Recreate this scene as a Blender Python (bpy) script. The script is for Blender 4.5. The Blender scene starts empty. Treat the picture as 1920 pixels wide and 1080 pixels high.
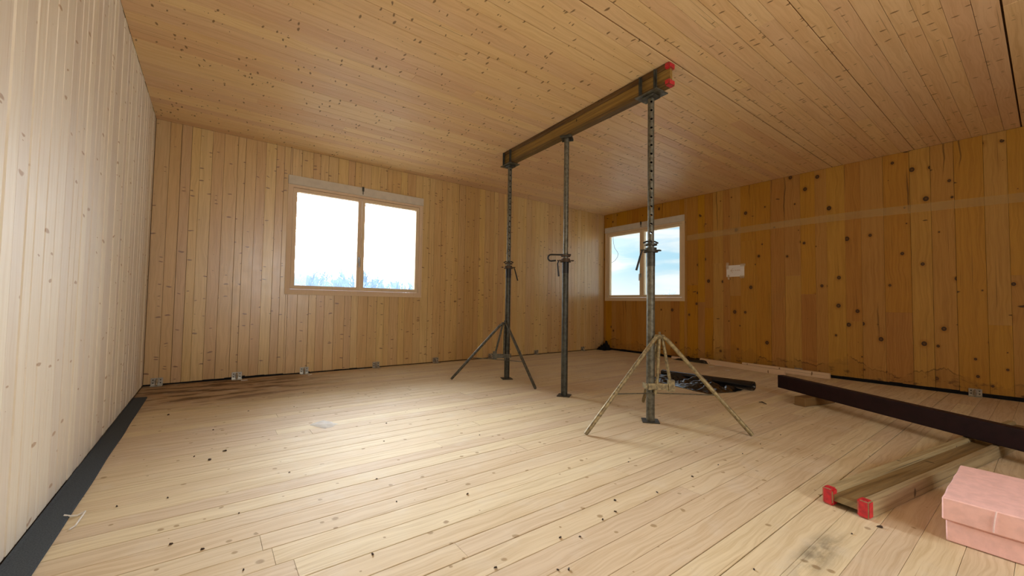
import bpy, bmesh, math, random
from mathutils import Vector, Matrix, noise
random.seed(7)
R = math.radians
scene = bpy.context.scene
COL = scene.collection

# ------------------------------------------------------------------ camera
W, H, FRONT = 6.609, 2.6, -7.4          # room: x 0..W, back wall at y 0, front wall behind the camera
cam_d = bpy.data.cameras.new('camera'); cam = bpy.data.objects.new('camera', cam_d); COL.objects.link(cam)
cam_d.sensor_width = 36.0; cam_d.lens = 754.73 / 1920 * 36; cam_d.clip_start = 0.02; cam_d.clip_end = 600
cr = Vector((0.80117914, -0.59822026, 0.01563685)); cu = Vector((-0.03609108, -0.02222028, 0.99910144)); cf = Vector((0.59733527, 0.80102359, 0.03939284))
M = Matrix((cr, cu, -cf)).transposed().to_4x4(); M.translation = (0.4948, -5.2066, 0.8421)
cam.matrix_world = M
scene.camera = cam

# ------------------------------------------------------------------ world, light, exposure
scene.view_settings.view_transform = 'Standard'; scene.view_settings.look = 'None'
scene.view_settings.gamma = 1.0; scene.view_settings.use_curve_mapping = False
scene.view_settings.exposure = 0.33
SKY = 0.86; GLOW = 74.0; HALO = 0.6; FILL = 46.0

class NT:
    """tiny node-tree writer"""
    def __init__(s, tree): s.t = tree; s.n = tree.nodes; s.l = tree.links
    def put(s, sock, v):
        if v is None: return
        if hasattr(v, 'is_output'): s.l.new(v, sock)
        elif isinstance(v, (tuple, list)):
            n = len(sock.default_value); v = tuple(v)
            sock.default_value = v + (1.0,) * (n - len(v)) if n > len(v) else v[:n]
        else:
            sock.default_value = v
    def node(s, typ, ins=(), **kw):
        nd = s.n.new(typ)
        for k, v in kw.items(): setattr(nd, k, v)
        for k, v in dict(ins).items(): s.put(nd.inputs[k], v)
        return nd
    def m(s, op, a, b=None, c=None, clamp=False):
        nd = s.n.new('ShaderNodeMath'); nd.operation = op; nd.use_clamp = clamp
        for i, v in enumerate((a, b, c)): s.put(nd.inputs[i], v)
        return nd.outputs[0]
    def xyz(s, x, y, z=0.0): return s.node('ShaderNodeCombineXYZ', {0: x, 1: y, 2: z}).outputs[0]
    def sep(s, v): return s.node('ShaderNodeSeparateXYZ', {0: v}).outputs
    def noise(s, v, scale, detail=3.0, rough=0.55, dist=0.0):
        return s.node('ShaderNodeTexNoise', {'Vector': v, 'Scale': scale, 'Detail': detail, 'Roughness': rough, 'Distortion': dist}).outputs['Fac']
    def step(s, x, a, b, lo=0.0, hi=1.0):
        nd = s.node('ShaderNodeMapRange', {0: x, 1: a, 2: b, 3: lo, 4: hi}); nd.interpolation_type = 'SMOOTHSTEP'; return nd.outputs[0]
    def mix(s, f, a, b, mode='MIX'):
        nd = s.n.new('ShaderNodeMix'); nd.data_type = 'RGBA'; nd.blend_type = mode
        s.put(nd.inputs[0], f); s.put(nd.inputs[6], a); s.put(nd.inputs[7], b); return nd.outputs[2]

def build_world():
    w = bpy.data.worlds.new('sky'); scene.world = w; w.use_nodes = True
    t = NT(w.node_tree); t.n.clear()
    g = t.node('ShaderNodeTexCoord').outputs['Generated']
    nv = t.node('ShaderNodeVectorMath', {0: g}, operation='NORMALIZE').outputs[0]
    x, y, z = t.sep(nv)
    up = t.m('MAXIMUM', z, 0.0)
    blue = t.mix(t.step(up, 0.0, 0.5), (0.47, 0.76, 0.90), (0.26, 0.54, 0.84))
    # streaky clouds: stretched along the horizon
    az = t.m('ARCTAN2', x, y)
    cv = t.xyz(t.m('MULTIPLY', az, 2.2), t.m('MULTIPLY', z, 17.0), 3.1)
    cl = t.noise(cv, 1.35, 5.0, 0.55, 0.5)
    cloud = t.step(cl, 0.42, 0.66)
    base = t.mix(t.m('MULTIPLY', cloud, 0.8), blue, (1.02, 1.0, 0.97))
    base = t.mix(t.step(up, 0.0, 0.11, 0.85, 0.0), base, (0.98, 1.0, 0.98))
    # sun veiled by thin cloud in front of the long wall's window
    sd = Vector((0.14, 1.0, 0.31)).normalized()
    dt = t.m('MAXIMUM', t.node('ShaderNodeVectorMath', {0: nv, 1: tuple(sd)}, operation='DOT_PRODUCT').outputs['Value'], 0.0)
    lobe = t.m('MULTIPLY', t.m('POWER', dt, 20.0), GLOW)
    halo = t.m('MULTIPLY', t.m('POWER', dt, 6.0), HALO)
    amt = t.m('ADD', lobe, halo)
    glow = t.node('ShaderNodeVectorMath', {0: (0.95, 0.98, 1.04), 'Scale': amt}, operation='SCALE').outputs[0]
    b2 = t.node('ShaderNodeVectorMath', {0: base, 'Scale': SKY}, operation='SCALE').outputs[0]
    tot = t.node('ShaderNodeVectorMath', {0: glow, 1: b2}, operation='ADD').outputs[0]
    bg = t.node('ShaderNodeBackground', {'Color': tot, 'Strength': 1.0})
    t.l.new(bg.outputs[0], t.node('ShaderNodeOutputWorld').inputs[0])
    w.cycles.sampling_method = 'MANUAL'; w.cycles.sample_map_resolution = 1024
build_world()

def area(name, loc, rot, sx, sy, power=0, color=(1, 1, 1), portal=False):
    l = bpy.data.lights.new(name, 'AREA'); l.shape = 'RECTANGLE'; l.size = sx; l.size_y = sy; l.energy = power; l.color = color
    if portal: l.cycles.is_portal = True
    o = bpy.data.objects.new(name, l); COL.objects.link(o); o.location = loc; o.rotation_euler = rot
    return o
# portals (they only guide sky sampling) in the two windows
area('sky_portal', (1.985, 0.13, 1.6), (R(-90), 0, 0), 1.6, 1.3, portal=True)
area('sky_portal', (W + 0.13, -0.86, 1.6), (0, R(90), 0), 1.3, 1.6, portal=True)
# added fill lamp outside an assumed opening in the wall behind the camera
area('fill_light', (1.9, FRONT - 0.16, 1.6), (R(90), 0, 0), 1.55, 1.25, FILL, (1.0, 0.97, 0.93))

# ------------------------------------------------------------------ materials
MATS = {}
def newmat(name):
    m = bpy.data.materials.new(name); m.use_nodes = True; t = NT(m.node_tree)
    bs = t.n['Principled BSDF']; MATS[name] = m
    return m, t, bs

def wood(name, across, along, light, dark, knot_col, knot=(0.08, 0.026, 0.955), tint=0.12, rough=0.5, spec=0.35, grain=0.35,
         round_knots=None, extra=None, bump=0.15, wobble=1.0):
    m, t, bs = newmat(name)
    P = t.node('ShaderNodeTexCoord').outputs['Object'] if across == 'XZ' else t.node('ShaderNodeNewGeometry').outputs['Position']
    c = t.sep(P); oi = t.node('ShaderNodeObjectInfo').outputs['Random']
    a = t.m('ADD', c[0], c[2]) if across == 'XZ' else c['XYZ'.index(across)]; l = c['XYZ'.index(along)]
    lo = t.m('ADD', l, t.m('MULTIPLY', oi, 41.0)); ao = t.m('ADD', a, t.m('MULTIPLY', oi, 17.3))
    wob = t.noise(t.xyz(t.m('MULTIPLY', ao, 6.0), t.m('MULTIPLY', lo, 2.5)), 1.0, 2.0)
    g1 = t.noise(t.xyz(t.m('ADD', t.m('MULTIPLY', ao, 55.0), t.m('MULTIPLY', wob, 5.0 * wobble)), t.m('MULTIPLY', lo, 1.3)), 1.0, 4.0, 0.6)
    g2 = t.noise(t.xyz(t.m('ADD', t.m('MULTIPLY', ao, 260.0), t.m('MULTIPLY', wob, 9.0 * wobble)), t.m('MULTIPLY', lo, 6.0)), 1.0, 2.0, 0.6)
    f = t.m('ADD', t.m('MULTIPLY', g1, 0.75), t.m('MULTIPLY', g2, 0.25))
    col = t.mix(t.m('MULTIPLY', t.step(f, 0.38, 0.68), grain), light, dark)
    # each board its own tone
    r2 = t.node('ShaderNodeTexWhiteNoise', {'W': t.m('MULTIPLY', oi, 91.7)}, noise_dimensions='1D').outputs['Value']
    hsv = t.node('ShaderNodeHueSaturation', {'Hue': t.m('ADD', 0.5, t.m('MULTIPLY', t.m('SUBTRACT', r2, 0.5), 0.018)),
                 'Saturation': t.m('ADD', 1.0, t.m('MULTIPLY', t.m('SUBTRACT', oi, 0.5), tint)),
                 'Value': t.m('ADD', 1.0, t.m('MULTIPLY', t.m('SUBTRACT', r2, 0.6), tint * 1.6)), 'Color': col})
    col = hsv.outputs[0]
    # cloudy unevenness
    cl = t.noise(P, 1.6, 3.0)
    col = t.mix(t.step(cl, 0.35, 0.75, 0.0, 0.16), col, dark)
    # spike knots lying across the board
    ca, clg, th = knot
    wk = t.m('MULTIPLY', t.m('SUBTRACT', wob, 0.5), 0.07)
    kv = t.xyz(t.m('DIVIDE', ao, ca), t.m('DIVIDE', t.m('ADD', lo, wk), clg))
    vo = t.node('ShaderNodeTexVoronoi', {'Vector': kv, 'Scale': 1.0}, voronoi_dimensions='2D')
    rr = t.sep(vo.outputs['Color'])[0]
    sz = t.m('MULTIPLY', t.m('MAXIMUM', t.m('SUBTRACT', rr, th), 0.0), 0.42 / (1.0 - th))
    k = t.step(t.m('DIVIDE', vo.outputs['Distance'], t.m('ADD', sz, 0.0001)), 0.55, 1.1, 1.0, 0.0)
    k = t.m('MULTIPLY', k, t.m('GREATER_THAN', sz, 0.02))
    col = t.mix(t.m('MULTIPLY', k, 0.85), col, knot_col)
    # resin streaks and hairline cracks along the grain
    cr_ = t.noise(t.xyz(t.m('MULTIPLY', ao, 120.0), t.m('MULTIPLY', lo, 0.9), 5.0), 1.0, 1.0)
    col = t.mix(t.step(cr_, 0.69, 0.76, 0.0, 0.6), col, knot_col)
    if round_knots:
        cs, th2, kr = round_knots
        v2 = t.node('ShaderNodeTexVoronoi', {'Vector': t.xyz(t.m('DIVIDE', ao, cs), t.m('DIVIDE', lo, cs * 1.15), 9.0), 'Scale': 1.0}, voronoi_dimensions='2D')
        r3 = t.sep(v2.outputs['Color'])[1]
        s3 = t.m('MULTIPLY', t.m('MAXIMUM', t.m('SUBTRACT', r3, th2), 0.0), kr / (1.0 - th2))
        q = t.m('DIVIDE', v2.outputs['Distance'], t.m('ADD', s3, 0.0001))
        on = t.m('GREATER_THAN', s3, 0.012)
        col = t.mix(t.m('MULTIPLY', t.step(q, 1.0, 2.6, 0.45, 0.0), on), col, dark)
        col = t.mix(t.m('MULTIPLY', t.step(q, 0.85, 1.1, 0.92, 0.0), on), col, knot_col)
        col = t.mix(t.m('MULTIPLY', t.step(q, 0.25, 0.6, 0.35, 0.0), on), col, dark)
    if extra: col = extra(t, P, c, col)
    t.put(bs.inputs['Base Color'], col)
    rn = t.noise(P, 9.0, 3.0)
    t.put(bs.inputs['Roughness'], t.m('ADD', rough, t.m('MULTIPLY', t.m('SUBTRACT', rn, 0.5), 0.18)))
    bs.inputs['Specular IOR Level'].default_value = spec
    b = t.node('ShaderNodeBump', {'Strength': bump, 'Distance': 0.004, 'Height': f})
    t.put(bs.inputs['Normal'], b.outputs[0])
    return m

def floor_stains_shade(t, P, c, col):
    # water streaks plus painted corner shade at far left, smudge in the foreground
    n = t.noise(t.xyz(t.m('MULTIPLY', c[0], 2.2), t.m('MULTIPLY', c[1], 9.0)), 1.0, 4.0, 0.6)
    d = t.node('ShaderNodeVectorMath', {0: t.xyz(t.m('MULTIPLY', c[0], 0.75), c[1]), 1: (0.40, -0.45, 0.0)}, operation='DISTANCE').outputs['Value']
    zone = t.step(d, 0.25, 1.05, 1.0, 0.0)
    st = t.m('MULTIPLY', t.step(n, 0.47, 0.57), zone)
    col = t.mix(t.m('MULTIPLY', zone, 0.55), col, (0.28, 0.14, 0.06))
    col = t.mix(t.m('MULTIPLY', st, 0.8), col, (0.09, 0.045, 0.022))
    n2 = t.noise(t.xyz(t.m('MULTIPLY', c[0], 7.0), t.m('MULTIPLY', c[1], 16.0)), 1.0, 4.0, 0.65)
    d2 = t.node('ShaderNodeVectorMath', {0: t.xyz(t.m('MULTIPLY', c[0], 0.24), c[1]), 1: (2.2 * 0.24, -4.705, 0.0)}, operation='DISTANCE').outputs['Value']
    sm = t.m('MULTIPLY', t.step(d2, 0.005, 0.075, 1.0, 0.0), t.step(n2, 0.25, 0.62))
    col = t.mix(t.m('MULTIPLY', sm, 0.75), col, (0.10, 0.085, 0.06))
    # dusty footprints
    n3 = t.noise(P, 5.5, 5.0, 0.6)
    return t.mix(t.step(n3, 0.52, 0.72, 0.0, 0.22), col, (0.74, 0.69, 0.60))

def right_stains(t, P, c, col):
    # tide marks left by water near the foot of the wall
    n = t.noise(t.xyz(t.m('MULTIPLY', c[1], 2.3), 0.0, 1.7), 1.0, 5.0, 0.65)
    line = t.m('ADD', -0.13, t.m('MULTIPLY', n, 0.62))
    dz = t.m('SUBTRACT', c[2], line)
    edge = t.m('MULTIPLY', t.step(t.m('ABSOLUTE', dz), 0.003, 0.012, 1.0, 0.0), t.step(t.noise(P, 4.0, 3.0), 0.42, 0.6))
    col = t.mix(t.m('MULTIPLY', edge, 0.65), col, (0.07, 0.03, 0.008))
    col = t.mix(t.step(dz, -0.02, 0.0, 0.25, 0.0), col, (0.22, 0.10, 0.02))
    cn = t.noise(t.xyz(t.m('ADD', t.m('MULTIPLY', c[1], 26.0), t.m('MULTIPLY', t.noise(P, 3.0, 3.0), 1.6)), t.m('MULTIPLY', c[2], 0.55), 6.0), 1.0, 1.0, 0.4)
    col = t.mix(t.step(cn, 0.70, 0.76, 0.0, 0.6), col, (0.06, 0.024, 0.006))
    blot = t.noise(t.xyz(t.m('MULTIPLY', c[1], 9.0), t.m('MULTIPLY', c[2], 12.0), 2.0), 1.0, 4.0, 0.7)
    low = t.step(c[2], 0.02, 0.26, 1.0, 0.0)
    return t.mix(t.m('MULTIPLY', t.m('MULTIPLY', t.step(blot, 0.52, 0.66), low), 0.8), col, (0.06, 0.025, 0.01))

K = (0.17, 0.07, 0.025)
wood('spruce_back', 'X', 'Z', (0.68, 0.465, 0.20), (0.43, 0.25, 0.08), K, tint=0.11, grain=0.5, knot=(0.07, 0.022, 0.915), rough=0.33, spec=0.9)
MATS['spruce_back'].node_tree.nodes['Principled BSDF'].inputs['Coat Weight'].default_value = 0.4
MATS['spruce_back'].node_tree.nodes['Principled BSDF'].inputs['Coat Roughness'].default_value = 0.28
wood('spruce_left', 'Y', 'Z', (0.92, 0.86, 0.75), (0.74, 0.62, 0.46), (0.54, 0.38, 0.25), tint=0.08, grain=0.35, spec=0.15, rough=0.6, knot=(0.07, 0.024, 0.955))
wood('spruce_ceiling', 'Y', 'X', (0.88, 0.62, 0.35), (0.66, 0.40, 0.17), (0.20, 0.10, 0.03), tint=0.07, grain=0.5, knot=(0.06, 0.022, 0.90))
wood('spruce_floor', 'Y', 'X', (0.73, 0.61, 0.42), (0.50, 0.365, 0.20), (0.36, 0.25, 0.13), tint=0.08, rough=0.66, spec=0.10, grain=0.6, knot=(0.035, 0.035, 0.965), extra=floor_stains_shade)
wood('spruce_right', 'Y', 'Z', (0.50, 0.24, 0.032), (0.30, 0.118, 0.010), (0.025, 0.012, 0.006), knot=(0.10, 0.03, 0.992), tint=0.13, grain=0.5,
     round_knots=(0.15, 0.78, 0.16), extra=right_stains, rough=0.5)  # orange-brown boards; the backlit wall's darker, deeper tone is put into the colour
BK = (0.02, 0.012, 0.006)
wood('beam_wood', 'XZ', 'Y', (0.20, 0.115, 0.035), (0.06, 0.032, 0.012), BK, tint=0.1, grain=0.95, rough=0.6, wobble=0.25, knot=(0.06, 0.03, 0.98))
wood('beam_web', 'XZ', 'Y', (0.34, 0.195, 0.055), (0.15, 0.08, 0.025), BK, tint=0.1, grain=0.9, rough=0.6, wobble=0.25, knot=(0.06, 0.03, 0.985))
wood('old_beam_wood', 'XZ', 'Y', (0.42, 0.33, 0.19), (0.21, 0.145, 0.07), (0.07, 0.05, 0.03), tint=0.1, grain=0.85, rough=0.65, wobble=0.2, knot=(0.06, 0.03, 0.985))
wood('old_beam_web', 'XZ', 'Y', (0.30, 0.215, 0.10), (0.15, 0.10, 0.045), (0.05, 0.035, 0.02), tint=0.1, grain=0.9, rough=0.65, wobble=0.2, knot=(0.06, 0.03, 0.985))
wood('batten_wood', 'Z', 'Y', (0.78, 0.58, 0.38), (0.62, 0.42, 0.24), K, grain=0.4)
wood('block_wood', 'Z', 'X', (0.22, 0.125, 0.055), (0.12, 0.06, 0.025), K, grain=0.7)
wood('window_wood', 'X', 'Z', (0.76, 0.60, 0.40), (0.66, 0.48, 0.29), (0.5, 0.34, 0.18), knot=(0.1, 0.05, 0.999), tint=0.04, grain=0.3)

def plain(name, col, rough=0.5, metal=0.0, spec=0.5, var=0.15, scale=20.0, bump=0.0, col2=None, detail=4.0):
    m, t, bs = newmat(name)
    P = t.node('ShaderNodeTexCoord').outputs['Object']
    n = t.noise(P, scale, detail, 0.6)
    c2 = col2 or tuple(v * (1 - 2.0 * var) for v in col)
    t.put(bs.inputs['Base Color'], t.mix(t.step(n, 0.35, 0.68), col, c2))
    bs.inputs['Roughness'].default_value = rough; bs.inputs['Metallic'].default_value = metal
    bs.inputs['Specular IOR Level'].default_value = spec
    if bump:
        b = t.node('ShaderNodeBump', {'Strength': bump, 'Distance': 0.003, 'Height': n}); t.put(bs.inputs['Normal'], b.outputs[0])
    return m
plain('backing', (0.10, 0.055, 0.02), 0.8)
plain('backing_left', (0.55, 0.45, 0.33), 0.8)
plain('backing_floor', (0.20, 0.13, 0.07), 0.8)
plain('shell', (0.55, 0.42, 0.27), 0.7)
plain('galv', (0.165, 0.155, 0.115), 0.45, 0.4, col2=(0.075, 0.07, 0.05), scale=35)
plain('galv_dark', (0.075, 0.075, 0.06), 0.5, 0.4, col2=(0.035, 0.034, 0.026), scale=30)
plain('tripod_paint', (0.38, 0.31, 0.16), 0.55, 0.25, col2=(0.17, 0.13, 0.07), scale=45)
plain('tripod_dark', (0.12, 0.115, 0.09), 0.4, 0.4, col2=(0.05, 0.047, 0.037), scale=45)
plain('rust', (0.09, 0.055, 0.03), 0.7, 0.2, col2=(0.08, 0.05, 0.03), scale=50)
plain('black_metal', (0.02, 0.02, 0.02), 0.5, 0.3)
plain('red_plastic', (0.62, 0.025, 0.035), 0.45, col2=(0.40, 0.02, 0.03), scale=60)
plain('primer', (0.020, 0.005, 0.007), 0.6, 0.0, spec=0.3)
plain('pink_foam', (0.96, 0.62, 0.60), 0.85, spec=0.2, var=0.06, scale=25, bump=0.4)
plain('pink_scuff', (0.92, 0.72, 0.70), 0.9)
plain('black_film', (0.008, 0.009, 0.011), 0.16, spec=0.6, var=0.0)
plain('black_seal', (0.008, 0.008, 0.009), 0.8, spec=0.2)
plain('grey_felt', (0.085, 0.10, 0.115), 0.95, spec=0.1, col2=(0.055, 0.065, 0.078), scale=220, bump=0.6)
plain('bracket_zinc', (0.52, 0.50, 0.44), 0.35, 0.8, scale=40)
plain('paper', (0.86, 0.82, 0.76), 0.8, var=0.02)
plain('ink', (0.55, 0.33, 0.16), 0.8)
plain('membrane', (0.66, 0.60, 0.50), 0.7, var=0.05, scale=12)
plain('handle_metal', (0.55, 0.56, 0.56), 0.35, 0.9)
plain('wood_chip', (0.05, 0.03, 0.018), 0.8)
plain('white_scrap', (0.85, 0.82, 0.77), 0.7)
plain('cable', (0.03, 0.035, 0.04), 0.5)
plain('field', (0.60, 0.57, 0.50), 0.9, scale=0.05)
plain('bare_tree', (0.68, 0.80, 0.93), 0.9, var=0.08, scale=0.5)  # pale blue is haze and glare put into the trees' colour

def clear_mat(name, alpha, col, rough):
    m, t, bs = newmat(name)
    tr = t.node('ShaderNodeBsdfTransparent', {'Color': (1, 1, 1, 1)})
    if name == 'glass':
        top = t.node('ShaderNodeBsdfGlossy', {'Roughness': 0.02, 'Color': (1, 1, 1, 1)})
        fac = t.m('MULTIPLY', t.node('ShaderNodeFresnel', {'IOR': 1.35}).outputs[0], 0.8)
        tr.inputs['Color'].default_value = (0.97, 0.985, 0.98, 1)
    else:
        top = t.node('ShaderNodeBsdfDiffuse', {'Color': col + (1,)})
        P = t.node('ShaderNodeNewGeometry').outputs['Position']
        fac = t.m('MULTIPLY', t.step(t.noise(P, 5.0, 2.0), 0.3, 0.65, 0.75, 1.0), alpha)
    mx = t.node('ShaderNodeMixShader', {0: fac, 1: tr.outputs[0], 2: top.outputs[0]})
    t.l.new(mx.outputs[0], t.n['Material Output'].inputs[0])
clear_mat('glass', 0, (1, 1, 1), 0)
clear_mat('tape_film', 0.24, (0.80, 0.56, 0.24), 0.5)
clear_mat('clear_tape', 0.35, (0.85, 0.70, 0.5), 0.4)
clear_mat('clear_foil', 0.55, (0.88, 0.92, 0.98), 0.4)

# ------------------------------------------------------------------ mesh helpers
def mesh_obj(name, bm, mat, parent=None, smooth=False):
    me = bpy.data.meshes.new(name); bm.normal_update(); bm.to_mesh(me); bm.free()
    if mat: me.materials.append(MATS[mat])
    if smooth:
        for p in me.polygons: p.use_smooth = True
        try: me.set_sharp_from_angle(angle=R(40))
        except Exception: pass
    o = bpy.data.objects.new(name, me); COL.objects.link(o)
    if parent: o.parent = parent
    return o
def box(bm, lo, hi, mtx=None):
    vs = [bm.verts.new((x, y, z)) for x in (lo[0], hi[0]) for y in (lo[1], hi[1]) for z in (lo[2], hi[2])]
    for f in ((0, 1, 3, 2), (4, 6, 7, 5), (0, 4, 5, 1), (2, 3, 7, 6), (0, 2, 6, 4), (1, 5, 7, 3)): bm.faces.new([vs[i] for i in f])
    if mtx: bmesh.ops.transform(bm, matrix=mtx, verts=vs)
    return vs
def bbox(lo, hi, bev=0.0, seg=1, mtx=None):
    bm = bmesh.new(); box(bm, lo, hi)
    if bev: bmesh.ops.bevel(bm, geom=bm.edges[:], offset=bev, segments=seg, affect='EDGES', clamp_overlap=True)
    if mtx: bmesh.ops.transform(bm, matrix=mtx, verts=bm.verts[:])
    return bm
def boxes(*bs):
    bm = bmesh.new()
    for lo, hi in bs: box(bm, lo, hi)
    return bm
def tube(bm, pts, rad, n=12, cap=True):
    """round bar through points; rad a number or a list"""
    pts = [Vector(p) for p in pts]; rings = []
    rads = rad if isinstance(rad, (list, tuple)) else [rad] * len(pts)
    d0 = (pts[1] - pts[0]).normalized(); ref = Vector((0, 0, 1)) if abs(d0.z) < 0.9 else Vector((1, 0, 0))
    u = d0.cross(ref).normalized()
    for i, p in enumerate(pts):
        d = (pts[min(i + 1, len(pts) - 1)] - pts[max(i - 1, 0)]).normalized()
        u = (u - d * u.dot(d)).normalized(); v = d.cross(u)
        rings.append([bm.verts.new(p + (u * math.cos(2 * math.pi * k / n) + v * math.sin(2 * math.pi * k / n)) * rads[i]) for k in range(n)])
    for a, b in zip(rings, rings[1:]):
        for k in range(n): bm.faces.new((a[k], a[(k + 1) % n], b[(k + 1) % n], b[k]))
    if cap: bm.faces.new(rings[0][::-1]); bm.faces.new(rings[-1])
    return bm
def pipe(bm, z0, z1, ro, ri, n=24):
    rs = []
    for z, r in ((z0, ro), (z1, ro), (z1, ri), (z0, ri)):
        rs.append([bm.verts.new((r * math.cos(2 * math.pi * k / n), r * math.sin(2 * math.pi * k / n), z)) for k in range(n)])
    for i in range(4):
        a, b = rs[i], rs[(i + 1) % 4]
        for k in range(n): bm.faces.new((a[k], a[(k + 1) % n], b[(k + 1) % n], b[k]))
    return bm
def empty(name, loc=(0, 0, 0), rz=0.0):
    o = bpy.data.objects.new(name, None); COL.objects.link(o); o.location = loc; o.rotation_euler = (0, 0, rz); o.empty_display_size = 0.1
    return o
def tag(o, label, cat, group=None):
    o['label'] = label; o['category'] = cat
    if group: o['group'] = group
    return o
def struct(o, label=None):
    o['kind'] = 'structure'
    if label: o['label'] = label
    return o
def copy_tree(o, parent=None):
    c = o.copy(); COL.objects.link(c); c.parent = parent
    for ch in list(o.children): copy_tree(ch, c)
    return c

# ------------------------------------------------------------------ planks
PL = {}
def plank_mesh(wd, th, mat, ch):
    key = (round(wd, 3), mat)
    if key not in PL:
        h = wd / 2; pr = [(-h, -th), (h, -th), (h, -ch), (h - ch, 0), (-h + ch, 0), (-h, -ch)]
        vs = [(x, a, b) for x in (0.0, 1.0) for a, b in pr]
        fs = [(i, i + 6, (i + 1) % 6 + 6, (i + 1) % 6) for i in range(6)]
        fs = [f[::-1] for f in fs] + [tuple(range(6)), tuple(range(11, 5, -1))]
        me = bpy.data.meshes.new('plank'); me.from_pydata(vs, [], fs); me.materials.append(MATS[mat])
        bm = bmesh.new(); bm.from_mesh(me); bmesh.ops.recalc_face_normals(bm, faces=bm.faces[:]); bm.to_mesh(me); bm.free()
        PL[key] = me
    return PL[key]
def plank(parent, start, ldir, ndir, length, wd, mat, th=0.018, ch=0.0016):
    """board whose face centre line runs from start along ldir, facing ndir"""
    l = Vector(ldir); n = Vector(ndir); w_ = n.cross(l)
    o = bpy.data.objects.new('plank', plank_mesh(wd, th, mat, ch)); COL.objects.link(o); o.parent = parent
    mt = Matrix((l * length, w_, n)).transposed().to_4x4(); mt.translation = start
    o.matrix_local = mt
    return o
def widths(total, lo, hi, step=0.01):
    out = []; s = 0
    while s < total - 0.001:
        w_ = round(random.uniform(lo, hi) / step) * step
        if total - s - w_ < lo * 0.6: w_ = total - s
        out.append((s, w_)); s += w_
    return out

# window openings: [along0, along1, z0, z1]
W1 = (1.170, 2.800, 0.930, 2.185); W2 = (-1.662, -0.050, 0.950, 2.240)

# floor -----------------------------------------------------------
TH = 0.02
floor = struct(mesh_obj('floor', boxes(((-0.14, FRONT - 0.14, -0.20), (W + 0.14, 0.14, -TH))), 'backing_floor'), 'pale spruce board floor')
edges = [0.0]
y = 0.0
while y > FRONT + 0.02:
    y -= 0.11 if y < -3.0 else random.choice((0.105, 0.11, 0.115))
    if abs(y + 4.02) < 0.06: y = -4.03
    if abs(y + 4.57) < 0.055: y = -4.565
    edges.append(max(y, FRONT))
fixed = {-3.65: 0.69, -3.76: 0.74, -3.97: 1.21}
for i, (a, b) in enumerate(zip(edges, edges[1:])):
    cy = (a + b) / 2; gap = random.choice((0.001, 0.0015, 0.0015, 0.0025))
    if abs(b + 4.03) < 0.02 or abs(b + 4.565) < 0.02: gap = 0.006
    cuts = []; x = random.uniform(0.6, 3.6)
    for k, v in fixed.items():
        if abs(k - cy) < 0.055: x = v
    while x < W - 0.5: cuts.append(x); x += random.uniform(2.0, 4.2)
    xs = [0.0] + cuts + [W]
    for x0, x1 in zip(xs, xs[1:]):
        plank(floor, (x0 + 0.0006, cy, random.uniform(-0.0008, 0.0)), (1, 0, 0), (0, 0, 1), x1 - x0 - 0.0012, round(a - b - gap, 3), 'spruce_floor', ch=0.0012)

# ceiling ----------------------------------------------------------
ceil_ = struct(mesh_obj('ceiling', boxes(((-0.14, FRONT - 0.14, H + TH), (W + 0.14, 0.14, H + 0.2))), 'backing'), 'spruce board ceiling with open panel seams')
SEAMS = (-3.614, -5.072)
ylist = [0.0]
for s0, s1 in ((0.0, SEAMS[0]), (SEAMS[0], SEAMS[1]), (SEAMS[1], FRONT)):
    n = round((s0 - s1) / 0.108)
    ylist += [s0 + (s1 - s0) * (k + 1) / n for k in range(n)]
for a, b in zip(ylist, ylist[1:]):
    ga = 0.005 if min(abs(a - s) for s in SEAMS) < 0.001 else 0.0008
    gb = 0.005 if min(abs(b - s) for s in SEAMS) < 0.001 else random.choice((0.0008, 0.001, 0.001, 0.002, 0.004))
    cuts = []; x = random.uniform(0.5, 4.0)
    while x < W - 0.5: cuts.append(x); x += random.uniform(1.6, 4.2)
    xs = [0.0] + cuts + [W]
    for x0, x1 in zip(xs, xs[1:]):
        plank(ceil_, (x0 + 0.0005, (a - ga + b + gb) / 2, H + random.uniform(0, 0.0012)), (1, 0, 0), (0, 0, -1), x1 - x0 - 0.001, round(a - b - ga - gb, 3), 'spruce_ceiling', ch=0.0012)

# walls ------------------------------------------------------------
def wall_boxes(axis, lo_d, hi_d, a0, a1, wins):
    """slab from lo_d to hi_d in depth, a0..a1 along, holes for windows"""
    bm = bmesh.new(); cur = a0
    def bx(p0, p1, z0, z1):
        if axis == 'x': box(bm, (p0, lo_d, z0), (p1, hi_d, z1))
        else: box(bm, (lo_d, p0, z0), (hi_d, p1, z1))
    for s, e, z0, z1 in wins:
        bx(cur, s, -0.02, H + 0.02); bx(s, e, -0.02, z0); bx(s, e, z1, H + 0.02); cur = e
    bx(cur, a1, -0.02, H + 0.02)
    return bm
wall_back = struct(mesh_obj('wall_back', wall_boxes('x', TH, 0.13, -0.14, W + 0.14, [W1]), 'backing'), 'knotty spruce board wall with the bright window')
wall_right = struct(mesh_obj('wall_right', wall_boxes('y', W + TH, W + 0.13, FRONT, TH, [W2]), 'backing'), 'orange brown wide board wall with dark knots')
wall_left = struct(mesh_obj('wall_left', boxes(((-0.14, FRONT, -0.02), (-TH, TH, H + 0.02))), 'backing_left'), 'pale whitish spruce board wall')
wall_front = struct(mesh_obj('wall_front', boxes(((-0.14, FRONT - 0.14, 0), (1.1, FRONT, H)), ((2.7, FRONT - 0.14, 0), (W + 0.14, FRONT, H)), ((1.1, FRONT - 0.14, 0), (2.7, FRONT, 0.95)), ((1.1, FRONT - 0.14, 2.25), (2.7, FRONT, H))), 'shell'), 'wall behind the camera with an opening added for fill light')

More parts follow.
